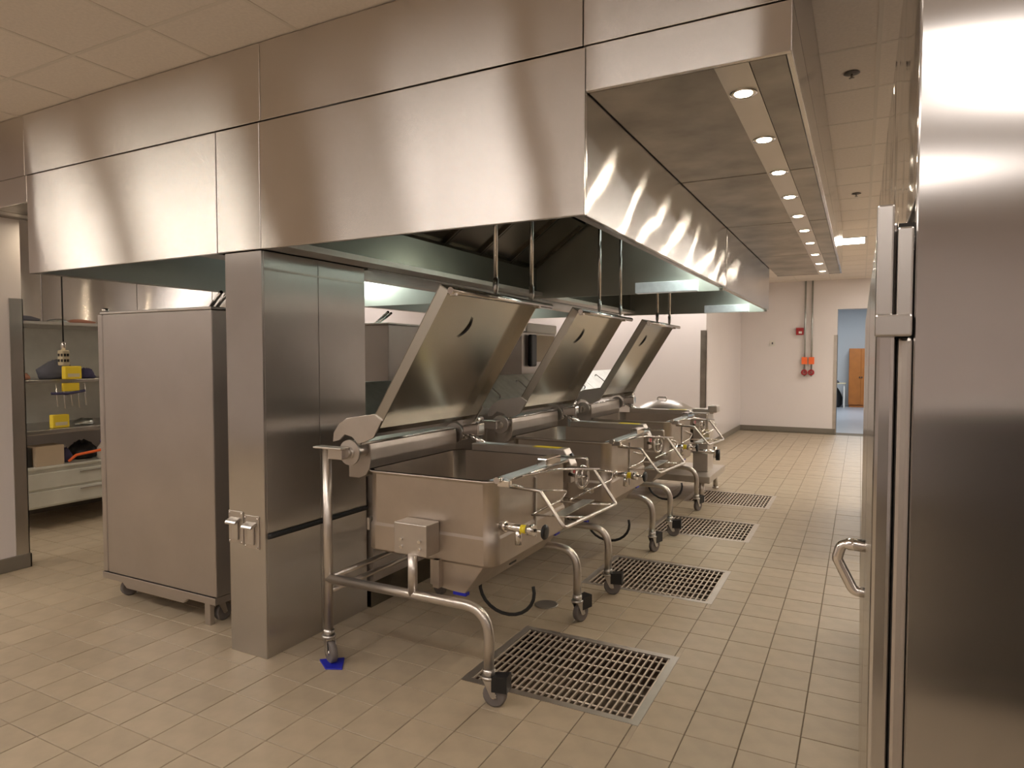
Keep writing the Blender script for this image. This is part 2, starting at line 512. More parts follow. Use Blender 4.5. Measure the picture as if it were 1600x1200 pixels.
def soffit(x0, x1, face, label):
    c = ((x0 + x1) / 2, Y0, 2.463)
    t = thing('light_soffit', label, 'soffit', c, 'downlight soffits beside the hoods')
    inner = abs(x1 + .21) < .01
    q = MB(c); q.box(x0, x1, Y0, Y0 + .018, 2.463, 2.624, .003); q.build('front_panel', 'hood_steel', t)
    sx0, sx1 = (x0 + .45, x0 + .56) if inner else (x1 - .56, x1 - .45)
    ys = [Y0 + .02, 3.75, 5.19, 6.86, 8.55]
    for a, b in zip(ys, ys[1:]):
        q = MB(c); q.box(x0 + .003, sx0 - .001, a + .007, b - .007, 2.465, 2.478, .002); q.build('panel', 'soffit_steel', t)
        q = MB(c); q.box(sx1 + .001, x1 - .02, a + .007, b - .007, 2.465, 2.478, .002); q.build('panel', 'soffit_steel', t)
    for a in ys[1:-1]:
        q = MB(c); q.box(x0 + .003, sx0 - .001, a - .0075, a + .0075, 2.471, 2.474); q.box(sx1 + .001, x1 - .02, a - .0075, a + .0075, 2.471, 2.474); q.build('joint', 'black', t)
    q = MB(c); q.box(sx0, sx1, Y0 + .02, 8.55, 2.463, 2.478); q.build('light_strip', 'strip_steel', t)
    q = MB(c)
    if inner: q.box(x1 - .018, x1, Y0 + .02, 8.55, 2.463, 2.624, .002)
    else: q.box(x0, x0 + .018, Y0 + .3, 8.55, 2.463, 2.624, .002)
    q.build('side_panel', 'skirt_steel', t)
    q = MB(c); q.box(x0, x1, 8.55, 8.565, 2.463, 2.624); q.build('end_panel', 'skirt_steel', t)
    return (sx0 + sx1) / 2


sxr = soffit(-.903, -.21, 1, 'stained steel soffit with a strip of downlights along the aisle')
sxl = soffit(-5.25, -4.602, -1, 'steel soffit over the left passage beyond the hood')


def downlight(x, y, label, first=None):
    c = (x, y, 2.463)
    if first is not None: return dup(first, 0, y - first.location.y, label)
    t = thing('downlight', label, 'downlight', c, 'downlights in the soffit')
    q = MB(c); q.lathe([(.034, -.001), (.047, -.0035), (.049, -.0015), (.049, .001)], c); q.build('trim_ring', 'chrome', t)
    q = MB(c); q.lathe([(.001, -.0045), (.030, -.0045), (.033, -.001)], c); q.build('lens', 'downlight_lens', t)
    return t


dl = None
for k, y in enumerate([2.584, 3.17, 3.763, 4.362, 4.974, 5.56, 6.19, 6.90, 7.58, 8.26]):
    lab = 'glowing round downlight in the aisle soffit, %s counting from the front edge' % nth[k]
    dl2 = downlight(sxr, y, lab, dl); dl = dl or dl2
    area('downlight_lamp', (sxr, y, 2.455), .05, DOWNLIGHT, (1, .85, .66), spread=175)
dl = None
for k, y in enumerate([2.75, 3.5, 4.3, 5.1, 6.0]):
    lab = 'glowing round downlight in the left passage soffit, %s from the front' % nth[k]
    dl2 = downlight(sxl, y, lab, dl); dl = dl or dl2
    area('downlight_lamp', (sxl, y, 2.455), .05, DOWNLIGHT, (1, .82, .58), spread=175)


def hood(xi, xo, ya, yb, label, front=True):
    """xi: inner side at the island's middle, xo: outer side"""
    s = 1 if xo > xi else -1
    c = ((xi + xo) / 2, ya, 2.02)
    t = thing('exhaust_hood', label, 'exhaust hood', c, 'exhaust hoods of the island')
    lo, hi = min(xi, xo), max(xi, xo)
    B = lambda a, b: (min(a, b), max(a, b))
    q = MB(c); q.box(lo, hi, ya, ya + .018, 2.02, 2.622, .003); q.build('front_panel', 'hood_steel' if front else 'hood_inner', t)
    q = MB(c); a, b = B(xo, xo - s * .018)
    q.box(a, b, ya + .019, yb, 2.02, 2.622, .003); q.build('side_panel', 'skirt_steel', t)
    q = MB(c); a, b = B(xo - s * .019, xo - s * .024); q.box(a, b, ya + .02, yb - .02, 2.024, 2.60); q.build('liner', 'liner', t)
    q = MB(c); a, b = B(xo - s * .025, xo - s * .05); q.box(a, b, ya + .019, yb - .02, 2.022, 2.028); q.build('drip_edge', 'steel', t)
    q = MB(c); q.box(lo + .02, hi - .02, yb - .016, yb, 2.0, 2.61); q.build('end_panel', 'hood_end', t)
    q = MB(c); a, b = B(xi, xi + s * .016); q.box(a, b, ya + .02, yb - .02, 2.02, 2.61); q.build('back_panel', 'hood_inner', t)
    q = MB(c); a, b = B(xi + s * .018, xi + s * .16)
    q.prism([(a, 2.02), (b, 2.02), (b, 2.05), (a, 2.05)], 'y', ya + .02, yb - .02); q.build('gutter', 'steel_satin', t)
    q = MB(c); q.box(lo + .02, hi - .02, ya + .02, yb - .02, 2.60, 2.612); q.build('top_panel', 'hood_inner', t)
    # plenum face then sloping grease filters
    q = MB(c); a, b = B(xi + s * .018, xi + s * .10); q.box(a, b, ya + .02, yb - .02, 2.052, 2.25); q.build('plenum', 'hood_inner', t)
    n = int(round((yb - ya - .1) / .48)); w = (yb - ya - .08) / n
    P0, P1 = Vector((xi + s * .09, 2.24)), Vector((xi + s * .56, 2.585)); d = (P1 - P0).normalized(); nn = Vector((d.y, -d.x)) * s
    for k in range(n):
        y0, y1 = ya + .04 + k * w + .004, ya + .04 + (k + 1) * w - .004
        q = MB(c)
        pr = lambda u0, u1, t0, t1: [tuple(P0 + d * u0 + nn * t0), tuple(P0 + d * u1 + nn * t0), tuple(P0 + d * u1 + nn * t1), tuple(P0 + d * u0 + nn * t1)]
        Ln = (P1 - P0).length
        q.prism(pr(0, Ln, -.02, -.012), 'y', y0, y1)
        q.prism(pr(0, .03, -.012, .008), 'y', y0, y1); q.prism(pr(Ln - .03, Ln, -.012, .008), 'y', y0, y1)
        q.prism(pr(.03, Ln - .03, -.012, .008), 'y', y0, y0 + .02); q.prism(pr(.03, Ln - .03, -.012, .008), 'y', y1 - .02, y1)
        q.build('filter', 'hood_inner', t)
    # lamp housing in the top and the pale lens bar on the end panel
    mx = (lo + hi) / 2 + s * .35
    q = MB(c); q.box(mx - .16, mx + .16, yb - 1.25, yb - .1, 2.555, 2.60); q.build('lamp_lens', 'hood_lens', t)
    a, b = B(xo - s * .20, xo - s * .675)
    if s > 0:
        q = MB(c); q.box(a, b, yb - .09, yb - .017, 2.0, 2.082, .004); q.build('light_bar', 'pale_lens', t)
    area('hood_lamp', (xo - s * .13, yb - .20, 2.42), .1, HOODLIGHT if s > 0 else HOODLIGHT * 2, COOL, (0, .75, -1) if s > 0 else (s * -.6, .8, -.6), 0.25, 120)
    return t


hood(-2.57, -.905, Y0, 5.19, 'large brushed steel exhaust hood over the nearest braising pans')
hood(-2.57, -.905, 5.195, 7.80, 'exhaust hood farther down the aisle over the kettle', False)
hood(-2.88, -4.60, Y0, 5.19, 'large brushed steel exhaust hood over the tall holding cabinets')
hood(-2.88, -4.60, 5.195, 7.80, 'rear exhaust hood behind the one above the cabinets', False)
# filler between the two hood rows
t = thing('hood_filler', 'narrow steel filler strip between the two front hoods above the column', 'filler panel', (-2.725, Y0, 2.02))
q = MB((-2.725, Y0, 2.02)); q.box(-2.877, -2.573, Y0 + .001, Y0 + .018, 2.022, 2.622, .003); q.build('front_panel', 'hood_steel', t)
for a, b in ((3.09, 4.6), (4.604, 6.2), (6.204, 7.8)):
    q = MB((-2.725, Y0, 2.02)); q.box(-2.877, -2.573, a, b, 2.01, 2.025); q.build('bottom_panel', 'galvanised', t)
# pale plenum box inside the left hood
# column
CB = (-2.71, 2.68, 0)
t = thing('utility_column', 'brushed steel clad utility column carrying the hood, with two outlets', 'column', CB, kind='thing')
q = MB(CB); q.box(-2.838, -2.583, 2.312, 2.326, .0, 2.018, .003); q.build('front_panel', 'column_steel', t)
for a, b in ((2.326, 2.692), (2.695, 3.07)):
    q = MB(CB); q.box(-2.596, -2.582, a, b, 0, 2.018, .002); q.build('side_panel', 'column_steel', t)
    q = MB(CB); q.box(-2.839, -2.825, a, b, 0, 2.018, .002); q.build('side_panel', 'column_steel', t)
q = MB(CB); q.box(-2.838, -2.583, 3.058, 3.07, 0, 2.018); q.build('back_panel', 'column_steel', t)
q = MB(CB); q.tube([(-2.578, 2.325, .612), (-2.572, 2.34, .612), (-2.572, 3.06, .61)], .013, 10); q.build('bumper_rail', 'black_rubber', t)
q = MB(CB); q.box(-2.5815, -2.579, 2.33, 3.06, 1.925, 1.935); q.build('seam_trim', 'steel_satin', t)


def outlet(x, z, label):
    c = (x, 2.3105, z)
    t = thing('outlet', label, 'outlet', c, 'outlets on the steel column')
    q = MB(c); q.box(x - .052, x + .052, 2.3065, 2.3115, z - .083, z + .083, .002); q.build('cover_plate', 'steel_satin', t)
    q = MB(c); q.box(x - .022, x + .022, 2.297, 2.3065, z - .062, z + .035, .004); q.build('receptacle', 'steel', t)
    q = MB(c); q.prism([(2.307, z + .052), (2.275, z + .040), (2.268, z + .030), (2.268, z + .022), (2.307, z + .036)], 'x', x - .036, x + .036, .002); q.build('flip_cover', 'steel', t)
    q = MB(c)
    for sx in (-.043, .043):
        for sz in (-.072, .072): q.lathe([(.005, 0), (.005, -.003), (.001, -.004)], (x + sx, 2.3065, z + sz), 'y', 8)
    q.build('screws', 'chrome', t)


outlet(-2.785, .640, 'left covered steel outlet low on the column front')
outlet(-2.672, .628, 'right covered steel outlet low on the column front')

# service chase down the island's middle, behind the pans
CC = (-2.7, 5.7, 0)
t = thing('service_chase', 'low steel service chase with sloping cap behind the braising pans', 'service chase', CC)
for a, b in ((3.09, 4.3), (4.304, 5.6), (5.604, 6.9), (6.904, 8.2)):
    q = MB(CC); q.box(-2.85, -2.55, a, b, .16, 1.06); q.build('panel', 'cabinet_steel', t)
    q = MB(CC); q.prism([(-2.53, 1.06), (-2.53, 1.11), (-2.83, 1.34), (-2.86, 1.34), (-2.86, 1.06)], 'y', a, b, .004); cap = q.build('cap_panel', 'galvanised', t)
    for f in (.35, .8):
        y = a + (b - a) * f
        q = MB(CC); sl = lambda u: (-2.53 - .30 * u, 1.11 + .23 * u)
        p, p2 = sl(.25), sl(.75)
        q.tube(fillet([(p[0], y, p[1] - .004), (p[0] + .012, y, p[1] + .018), (p2[0] + .012, y, p2[1] + .018), (p2[0], y, p2[1] - .004)], .008, 3), .006, 8)
        q.build('handle', 'steel', cap)
q = MB(CC); q.box(-2.83, -2.57, 3.09, 8.2, 0, .16); q.build('toe_base', 'hood_inner', t)


# ------------------------------------------------------------------ tilting braising pans
def caster(par, c, x, y, ang, brake=True, h=.13):
    co, si = math.cos(ang), math.sin(ang)
    q = MB(c); q.cyl((x, y, h - .012), (x, y, h), .034, 16); q.cyl((x, y, h), (x, y, h + .03), .027, 14)
    wx, wy = x + .028 * co, y + .028 * si
    for sgn in (-1, 1):
        ox, oy = -si * .021 * sgn, co * .021 * sgn
        A = [(x + .022 * co, y + .022 * si), (x - .022 * co, y - .022 * si)]
        pts = [(A[0][0] + ox, A[0][1] + oy, h - .012), (A[1][0] + ox, A[1][1] + oy, h - .012), (wx - .012 * co + ox, wy - .012 * si + oy, .045), (wx + .014 * co + ox, wy + .014 * si + oy, .045)]
        pts2 = [(p[0] + ox * .15, p[1] + oy * .15, p[2]) for p in pts]
        q.loft([pts, pts2])
    k = q.build('caster', 'steel', par)
    q = MB(c); a = Vector((-si, co, 0))
    w = Vector((wx, wy, .052))
    q.tube([w - a * .016, w - a * .013, w + a * .013, w + a * .016], [.045, .052, .052, .045], 20); q.build('wheel', 'grey_rubber', k)
    q = MB(c); q.tube([w - a * .024, w + a * .024], .012, 10); q.build('hub', 'chrome', k)
    if brake:
        q = MB(c); d = Vector((co, si, 0)); b0 = Vector((x, y, 0)) + d * .02
        l1 = [b0 - a * .026 + Vector((0, 0, .07)), b0 + a * .026 + Vector((0, 0, .07)), b0 + a * .026 + Vector((0, 0, .135)), b0 - a * .026 + Vector((0, 0, .135))]
        b1 = b0 + d * .072
        l2 = [b1 - a * .03 + Vector((0, 0, .075)), b1 + a * .03 + Vector((0, 0, .075)), b1 + a * .03 + Vector((0, 0, .145)), b1 - a * .03 + Vector((0, 0, .145))]
        q.loft([l1, l2]); q.build('brake', 'black', k)
    return k


def braising_pan(label):
    c = (-1.85, 2.95, 0)
    t = thing('braising_pan', label, 'braising pan', c, 'tilting braising pans under the hood')
    X0, X1, Ya, Yb = -2.155, -1.43, 2.56, 3.40
    # tub
    q = MB(c); r = .055
    q.loft([rrect(X0 + .01, X1 - .01, Ya + .01, Yb - .01, .548, r), rrect(X0, X1, Ya, Yb, .56, r), rrect(X0, X1, Ya, Yb, .676, r),
            rrect(X0 + .006, X1 - .006, Ya + .006, Yb - .006, .690, r), rrect(X0 + .006, X1 - .006, Ya + .006, Yb - .006, .928, r),
            rrect(X0 - .006, X1 + .006, Ya - .006, Yb + .006, .936, r + .01), rrect(X0 - .006, X1 + .006, Ya - .006, Yb + .006, .945, r + .01),
            rrect(X0 + .012, X1 - .012, Ya + .012, Yb - .012, .945, r), rrect(X0 + .016, X1 - .016, Ya + .016, Yb - .016, .70, r),
            rrect(X0 + .05, X1 - .05, Ya + .05, Yb - .05, .69, r)], True, True)
    tub = q.build('tub', 'tub_steel', t)
    for p in tub.data.polygons:      # rounded corners read smooth
        if len(p.vertices) == 4 and p.area < .01: p.use_smooth = True
    q = MB(c); z = X0 + .017
    for k in range(4): q.box(z, z + .004, 2.86 + 0, 2.90, .75 + k * .035, .756 + k * .035)
    q.build('level_marks', 'steel', t)
    # burner housing below
    q = MB(c); q.prism([(-1.79, .555), (-1.49, .555), (-1.60, .405), (-1.79, .425)], 'y', Ya + .02, Yb + .10, .004); bb = q.build('burner_box', 'tub_steel', t)
    q = MB(c); q.box(-1.66, -1.59, Ya + .019, Ya + .05, .398, .412); q.box(-1.53, -1.50, Yb - .01, Yb + .05, .498, .507); q.build('blue_clip', 'blue', bb)
    q = MB(c); q.box(-1.578, -1.566, 2.97, 3.04, .44, .458); q.build('slot', 'black', bb)
    q = MB(c); q.box(X0 - .012, X0 + .002, Ya + .02, Ya + .06, .64, .70); q.build('side_bracket', 'steel', t)
    # frame
    R = .0225
    for yy in (2.45, 3.46):
        q = MB(c); q.tube([(-2.305, yy, .155), (-2.305, yy, 1.055)], R, 14); q.build('rear_post', 'tube_steel', t)
        q = MB(c); q.tube(fillet([(-2.305, yy, .412), (-1.395, yy, .418), (-1.395, yy, .155)], .17, 10), R, 14); q.build('front_leg', 'tube_steel', t)
        q = MB(c); q.tube([(-1.795, yy, .415), (-1.795, yy, .60)], R, 14); q.build('pedestal', 'tube_steel', t)
        q = MB(c); q.box(-2.365, -2.19, yy - .032, yy + .03, 1.055, 1.064, .002); q.box(-2.29, -2.20, yy - .012, yy + .03, 1.005, 1.055, .004); q.build('post_cap', 'tube_steel', t)
        sg = 1 if yy < 3 else -1
        q = MB(c); a, b = sorted((yy + .006 * sg, Ya if sg > 0 else Yb))
        q.box(-1.905, -1.722, a, b, .592, .738, .004); tb = q.build('trunnion_box', 'steel_satin', t)
        q = MB(c)
        for bx in (-1.862, -1.758):
            for bz in (.628, .662): q.cyl((bx, yy + .006 * sg, bz), (bx, yy - .003 * sg, bz), .008, 8)
        q.build('bolts', 'chrome', tb)
    for (x, z) in ((-2.305, .412), (-2.305, .345)):
        q = MB(c); q.tube([(x, 2.45, z), (x, 3.46, z)], R * .62, 12); q.build('cross_tube', 'tube_steel', t)
    q = MB(c); q.box(-1.752, -1.716, 2.545, 2.585, .425, .558, .003); q.build('brace', 'tub_steel', t)
    caster(t, c, -2.305, 2.45, math.radians(-25), False)
    caster(t, c, -1.395, 2.45, math.radians(8))
    caster(t, c, -2.305, 3.46, math.radians(160), False)
    caster(t, c, -1.395, 3.46, math.radians(70), True)
    # hinge tube at the back and the hinge plates
    q = MB(c); q.prism([(-2.30, 1.074), (-2.175, 1.074), (-2.163, 1.066), (-2.158, 1.04), (-2.158, .985), (-2.168, .94), (-2.19, .908), (-2.23, .89), (-2.30, .89)], 'y', 2.60, 3.40, .004); q.build('hinge_housing', 'steel_satin', t)
    q = MB(c); q.tube([(-2.20, 2.48, 1.035), (-2.20, 2.61, 1.035)], .030, 14); q.build('hinge_axle', 'tube_steel', t)
    q = MB(c); q.tube([(-2.165, 2.54, 1.074), (-2.165, 3.405, 1.074)], .006, 8); q.build('housing_edge', 'chrome', t)
    for yy in (2.476, 3.415):
        q = MB(c)
        q.prism([(-2.29, 1.085), (-2.285, 1.13), (-2.25, 1.175), (-2.20, 1.205), (-2.033, 1.231), (-1.986, 1.202), (-2.039, 1.117), (-2.09, 1.095), (-2.13, 1.085), (-2.17, 1.115), (-2.215, 1.125), (-2.25, 1.095)], 'y', yy, yy + .012, .002)
        q.build('hinge_plate', 'steel_satin', t)
        q = MB(c); q.tube([(-2.20, yy + .014, 1.035), (-2.20, yy + .026, 1.035)], .062, 22); q.tube([(-2.20, yy - .012, 1.035), (-2.20, yy + .03, 1.035)], .022, 14)
        q.build('hinge_disc', 'steel_satin', t)
    q = MB(c)
    q.box(-2.13, -2.02, 3.425, 3.50, 1.03, 1.10, .006); q.cyl((-2.06, 3.43, 1.12), (-2.06, 3.52, 1.12), .022, 12); q.cyl((-2.16, 3.43, 1.02), (-2.16, 3.50, 1.02), .03, 12)
    q.tube([(-2.12, 3.46, 1.04), (-2.0, 3.49, .96)], .02, 10); q.build('hinge_actuator', 'chrome', t)
    # raised lid
    A, Bp = Vector((-2.05, 1.10)), Vector((-1.615, 1.795)); d = (Bp - A).normalized(); nrm = Vector((d.y, -d.x)); Ln = (Bp - A).length
    def lp(u, v): p = A + d * u + nrm * v; return (p.x, p.y)
    q = MB(c)
    yl, yr = 2.485, 3.40
    q.prism([lp(0, -.055), lp(Ln, -.055), lp(Ln, -.050), lp(0, -.050)], 'y', yl, yr)
    q.prism([lp(-.03, -.055), lp(Ln, -.055), lp(Ln, 0), lp(.02, 0)], 'y', yl, yl + .006)
    q.prism([lp(-.03, -.055), lp(Ln, -.055), lp(Ln, 0), lp(.02, 0)], 'y', yr - .006, yr)
    q.prism([lp(.07, -.055), lp(.075, -.055), lp(.075, 0), lp(.07, 0)], 'y', yl, yr)
    q.prism([lp(Ln - .005, -.055), lp(Ln, -.055), lp(Ln, 0), lp(Ln - .005, 0)], 'y', yl, yr)
    lid = q.build('lid', 'lid_steel', t)
    e0 = lp(Ln + .006, .014)
    q = MB(c); q.tube([(e0[0], yl - .012, e0[1]), (e0[0], yr + .14, e0[1])], .0155, 12)
    for yy in (yl + .02, yr - .03): q.box(e0[0] - .02, e0[0] + .012, yy - .012, yy + .012, e0[1] - .022, e0[1] + .012, .003)
    q.build('lid_handle', 'chrome', lid)
    q = MB(c)
    pa = []
    for vy, vz in ((2.878, 1.650), (2.889, 1.633), (2.893, 1.613), (2.888, 1.594), (2.876, 1.577), (2.858, 1.562), (2.835, 1.550)):
        u = (vz - A.y + .046 * nrm.y * -1) / d.y; p = lp(u, -.046); pa.append((p[0], vy, p[1]))
    q.tube(pa, [.001, .003, .005, .006, .005, .003, .001], 6); q.build('vent_lip', 'dark', lid)
    # control console on the far side, stickers
    q = MB(c); q.prism([(-2.06, .985), (-1.46, .985), (-1.415, .90), (-1.415, .80), (-2.06, .80)], 'y', 3.412, 3.50, .005); con = q.build('control_console', 'steel_satin', t)
    q = MB(c); q.box(-2.03, -1.85, 3.42, 3.49, .9855, .9868); q.build('blue_film', 'blue_film', con)
    q = MB(c); q.box(-1.66, -1.50, 3.425, 3.485, .9855, .9868); q.build('warning_sticker', 'yellow', con)
    q = MB(c); q.cyl((-1.436, 3.455, .945), (-1.422, 3.455, .952), .012, 10); q.build('power_switch', 'black', con)
    q = MB(c); q.box(-1.4155, -1.413, 3.44, 3.48, .84, .885); q.build('red_label', 'red', con)
    # pouring lip and rail
    q = MB(c); q.prism([(-1.475, .947), (-1.395, .962), (-1.385, .957), (-1.385, .952), (-1.475, .937)], 'y', 2.60, 3.30, .001); lip = q.build('pouring_lip', 'blue_film', t)
    q = MB(c); q.cyl((-1.415, 2.555, .955), (-1.415, 2.60, .953), .015, 14); q.box(-1.42, -1.36, 2.57, 2.60, .925, .955, .004); q.build('rail_end', 'chrome', lip)
    q = MB(c); q.tube([(-1.39, 2.57, .947), (-1.39, 3.30, .942)], .007, 10); q.box(-1.44, -1.385, 3.02, 3.20, .945, .99, .006); q.build('pivot_rail', 'chrome', lip)
    # wire pan carrier
    q = MB(c)
    q.tube(fillet([(-1.405, 2.66, .912), (-1.25, 2.66, .905), (-1.118, 2.62, .764), (-1.118, 3.31, .733), (-1.25, 3.33, .90), (-1.405, 3.33, .905)], .02, 4), .0085, 8)
    rack = q.build('pan_carrier', 'tube_steel', t)
    q = MB(c)
    for yy in (2.93, 3.27): q.tube([(-1.424, yy, .722), (-1.118, yy, .734 if yy > 3 else .742)], .0055, 8)
    q.tube(fillet([(-1.424, 2.93, .722), (-1.424, 3.28, .726), (-1.42, 3.37, .764), (-1.415, 3.01, .83)], .012, 4), .0055, 8)
    q.tube(fillet([(-1.25, 3.01, .80), (-1.25, 3.60, .80), (-1.25, 3.64, .84), (-1.25, 3.40, .885)], .012, 4), .005, 8)
    q.tube(fillet([(-1.40, 2.72, .945), (-1.30, 2.95, .955), (-1.20, 3.28, .915)], .02, 4), .005, 8)
    q.tube([(-1.40, 2.60, .935), (-1.34, 2.66, .912)], .008, 8); q.tube(fillet([(-1.42, 3.28, .965), (-1.27, 3.28, .965), (-1.265, 3.28, .90)], .012, 4), .008, 8)
    q.build('wires', 'chrome', rack)
    q = MB(c); q.prism([(-1.30, .742), (-1.235, .746), (-1.235, .741), (-1.30, .737)], 'y', 2.90, 3.30); q.build('carrier_strip', 'galvanised', rack)
    # tilt crank wheel under the console end
    q = MB(c)
    ring = [(-1.33 + .05 * math.cos(a) * .35, 3.36 + .05 * math.cos(a) * .9, .85 + .058 * math.sin(a)) for a in [2 * PI * k / 20 for k in range(20)]]
    q.tube(ring, .009, 8, closed=True); q.tube([ring[0], ring[10]], .006, 6); q.tube([ring[5], ring[15]], .006, 6)
    q.tube([(-1.42, 3.40, .85), (-1.33, 3.36, .85)], .011, 10); q.cyl((-1.30, 3.33, .79), (-1.25, 3.31, .785), .013, 12); q.build('crank_wheel', 'chrome', t)
    # draw-off valve
    q = MB(c); q.tube([(-1.44, 2.63, .735), (-1.28, 2.63, .733)], .0185, 14); q.cyl((-1.42, 2.63, .735), (-1.405, 2.63, .735), .025, 14); q.cyl((-1.30, 2.63, .733), (-1.265, 2.63, .733), .026, 8)
    q.tube([(-1.265, 2.63, .733), (-1.22, 2.63, .732)], .009, 10); q.tube([(-1.345, 2.63, .73), (-1.345, 2.63, .66)], .0155, 12); val = q.build('drain_valve', 'chrome', t)
    q = MB(c); q.lathe([(.012, -.006), (.030, -.006), (.034, 0), (.030, .008), (.012, .008)], (-1.215, 2.63, .732), 'x', 16); q.build('valve_wheel', 'black', val)
    q = MB(c); q.tube([(-1.33, 2.63, .733), (-1.30, 2.63, .733)], .0192, 14); q.build('valve_band', 'yellow', val)
    q = MB(c); q.tube([(-1.52, 2.585, .935), (-1.52, 2.585, .936)], .001, 4)
    q = MB(c)
    pts = [(-1.72 + .155 + .155 * math.cos(a), 2.93, .33 + .13 * math.sin(a)) for a in [math.radians(175 + 200 * k / 14) for k in range(15)]]
    q.tube(pts, .009, 8); q.build('hose', 'black_rubber', t)
    # vertical pipe seams on the tub front
    q = MB(c); q.box(-1.435, -1.425, 2.98, 2.992, .60, .90); q.build('front_seam', 'steel', t)
    return t


pan = braising_pan('nearest tilting braising pan with raised lid, beside the column')
pan2 = dup(pan, 0, 1.53, 'second tilting braising pan from the column, lid raised')
pan3 = dup(pan, 0, 3.08, 'third tilting braising pan, lid raised, next to the round kettle')

t = MB((-2.27, 2.42, 0)); t.loft([[(-2.345, 2.425, .001), (-2.25, 2.365, .001), (-2.175, 2.40, .001), (-2.25, 2.50, .001)], [(-2.343, 2.425, .007), (-2.25, 2.368, .007), (-2.178, 2.40, .007), (-2.25, 2.497, .007)]])
o = t.build('floor_pad', 'blue'); tag(o, 'blue plastic pad under the rear caster of the nearest pan', 'pad')

# rods dropping from the hood onto the raised lids
for k, (y, w) in enumerate(((3.0, 'first'), (3.42, 'second'), (4.53, 'third'), (5.0, 'fourth'), (6.06, 'fifth'), (6.5, 'sixth'))):
    cR = (-1.665, y, 1.80)
    g = thing('hanger_rod', 'thin vertical rod hanging from the hood, %s of six from the front' % w, 'rod', cR, 'vertical rods over the pan lids')
    q = MB(cR); q.tube([(-1.665, y, 1.90), (-1.665, y, 2.597)], .011, 10); q.build('rod', 'chrome', g)
    q = MB(cR); q.tube([(-1.665, y, 1.83), (-1.665, y, 1.85), (-1.665, y, 1.90)], [.010, .015, .015], 10); q.tube([(-1.665, y, 1.79), (-1.665, y, 1.83)], .009, 8); q.build('coupling', 'steel', g)

# ------------------------------------------------------------------ kettle at the end of the row
cK = (-1.85, 7.45, 0)
t = thing('steam_kettle', 'round steam kettle with domed lid on a legged stand behind the pans', 'kettle', cK)
q = MB(cK); q.lathe([(.05, .30), (.20, .33), (.31, .45), (.335, .60), (.335, .84), (.355, .85), (.355, .87), (.325, .87), (.32, .62), (.2, .40), (.001, .38)], (-1.95, 7.45, 0), 'z', 32); q.build('bowl', 'tub_steel', t)
q = MB(cK); q.lathe([(.36, .872), (.362, .888), (.30, .935), (.20, .985), (.10, 1.015), (.03, 1.025), (.001, 1.026)], (-1.95, 7.45, 0), 'z', 32); kl = q.build('lid', 'steel', t)
q = MB(cK); q.tube(fillet([(-2.02, 7.40, 1.01), (-2.02, 7.40, 1.05), (-1.92, 7.40, 1.05), (-1.92, 7.40, 1.01)], .012, 3), .008, 8); q.build('lid_handle', 'chrome', kl)
q = MB(cK); q.box(-1.63, -1.40, 7.38, 7.52, .885, .935, .01); q.box(-1.46, -1.36, 7.36, 7.54, .90, .975, .012); q.build('hinge_arm', 'steel_satin', t)
q = MB(cK); q.box(-1.60, -1.44, 7.30, 7.60, .26, .90, .006); q.build('console', 'steel_satin', t)
q = MB(cK); q.box(-2.30, -1.36, 7.00, 7.88, .19, .26, .006); q.build('stand_tray', 'steel_satin', t)
for x in (-2.25, -1.45):
    for y in (7.05, 7.80):
        q = MB(cK); q.tube([(x, y, .015), (x, y, .19)], .028, 10); q.lathe([(.034, 0), (.034, .012), (.028, .02)], (x, y, 0), 'z', 14); q.build('leg', 'tube_steel', t)
q = MB(cK); q.tube([(-1.62, 7.18, .50), (-1.34, 7.16, .50)], .024, 12); q.cyl((-1.34, 7.16, .44), (-1.34, 7.16, .56), .018, 10); kv = q.build('draw_valve', 'chrome', t)
q = MB(cK); q.cyl((-1.31, 7.16, .42), (-1.31, 7.16, .53), .022, 10); q.build('valve_grip', 'black', kv)
q = MB(cK); q.box(-1.50, -1.42, 7.26, 7.298, .60, .72, .003); q.build('sticker', 'cream', t)


# ------------------------------------------------------------------ floor grates and drain
def grate(p, label):
    x0, x1, y0, y1 = p; c = ((x0 + x1) / 2, (y0 + y1) / 2, 0)
    t = thing('floor_grate', label, 'floor grate', c, 'steel trench grates in the floor')
    q = MB(c); q.box(x0, x1, y0, y1, -.14, -.132); q.box(x0, x0 + .006, y0, y1, -.132, -.01); q.box(x1 - .006, x1, y0, y1, -.132, -.01)
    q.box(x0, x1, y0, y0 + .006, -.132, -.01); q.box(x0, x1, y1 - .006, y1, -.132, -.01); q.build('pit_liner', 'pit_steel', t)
    w = .036
    q = MB(c); q.box(x0, x1, y0, y0 + w, -.012, .001); q.box(x0, x1, y1 - w, y1, -.012, .001); q.box(x0, x0 + w, y0 + w, y1 - w, -.012, .001); q.box(x1 - w, x1, y0 + w, y1 - w, -.012, .001)
    q.build('frame', 'steel_satin', t)
    a0, a1, b0, b1 = x0 + w + .006, x1 - w - .006, y0 + w + .004, y1 - w - .004
    n = 25; base = None
    for k in range(n):
        x = a0 + (a1 - a0) * k / (n - 1)
        if base is None:
            q = MB(c); q.box(x - .004, x + .004, b0, b1, -.012, -.001, .0015); base = q.build('bar', 'grate_steel', t); bx = x
        else:
            o = base.copy(); COL.objects.link(o); o.parent = t; o.location = (x - bx, 0, 0)
    base = None
    for k in range(7):
        y = b0 + (b1 - b0) * (k + .5) / 7
        if base is None:
            q = MB(c); q.tube([(a0, y, -.010), (a1, y, -.010)], .0045, 8); base = q.build('cross_rod', 'grate_steel', t); by = y
        else:
            o = base.copy(); COL.objects.link(o); o.parent = t; o.location = (0, y - by, 0)


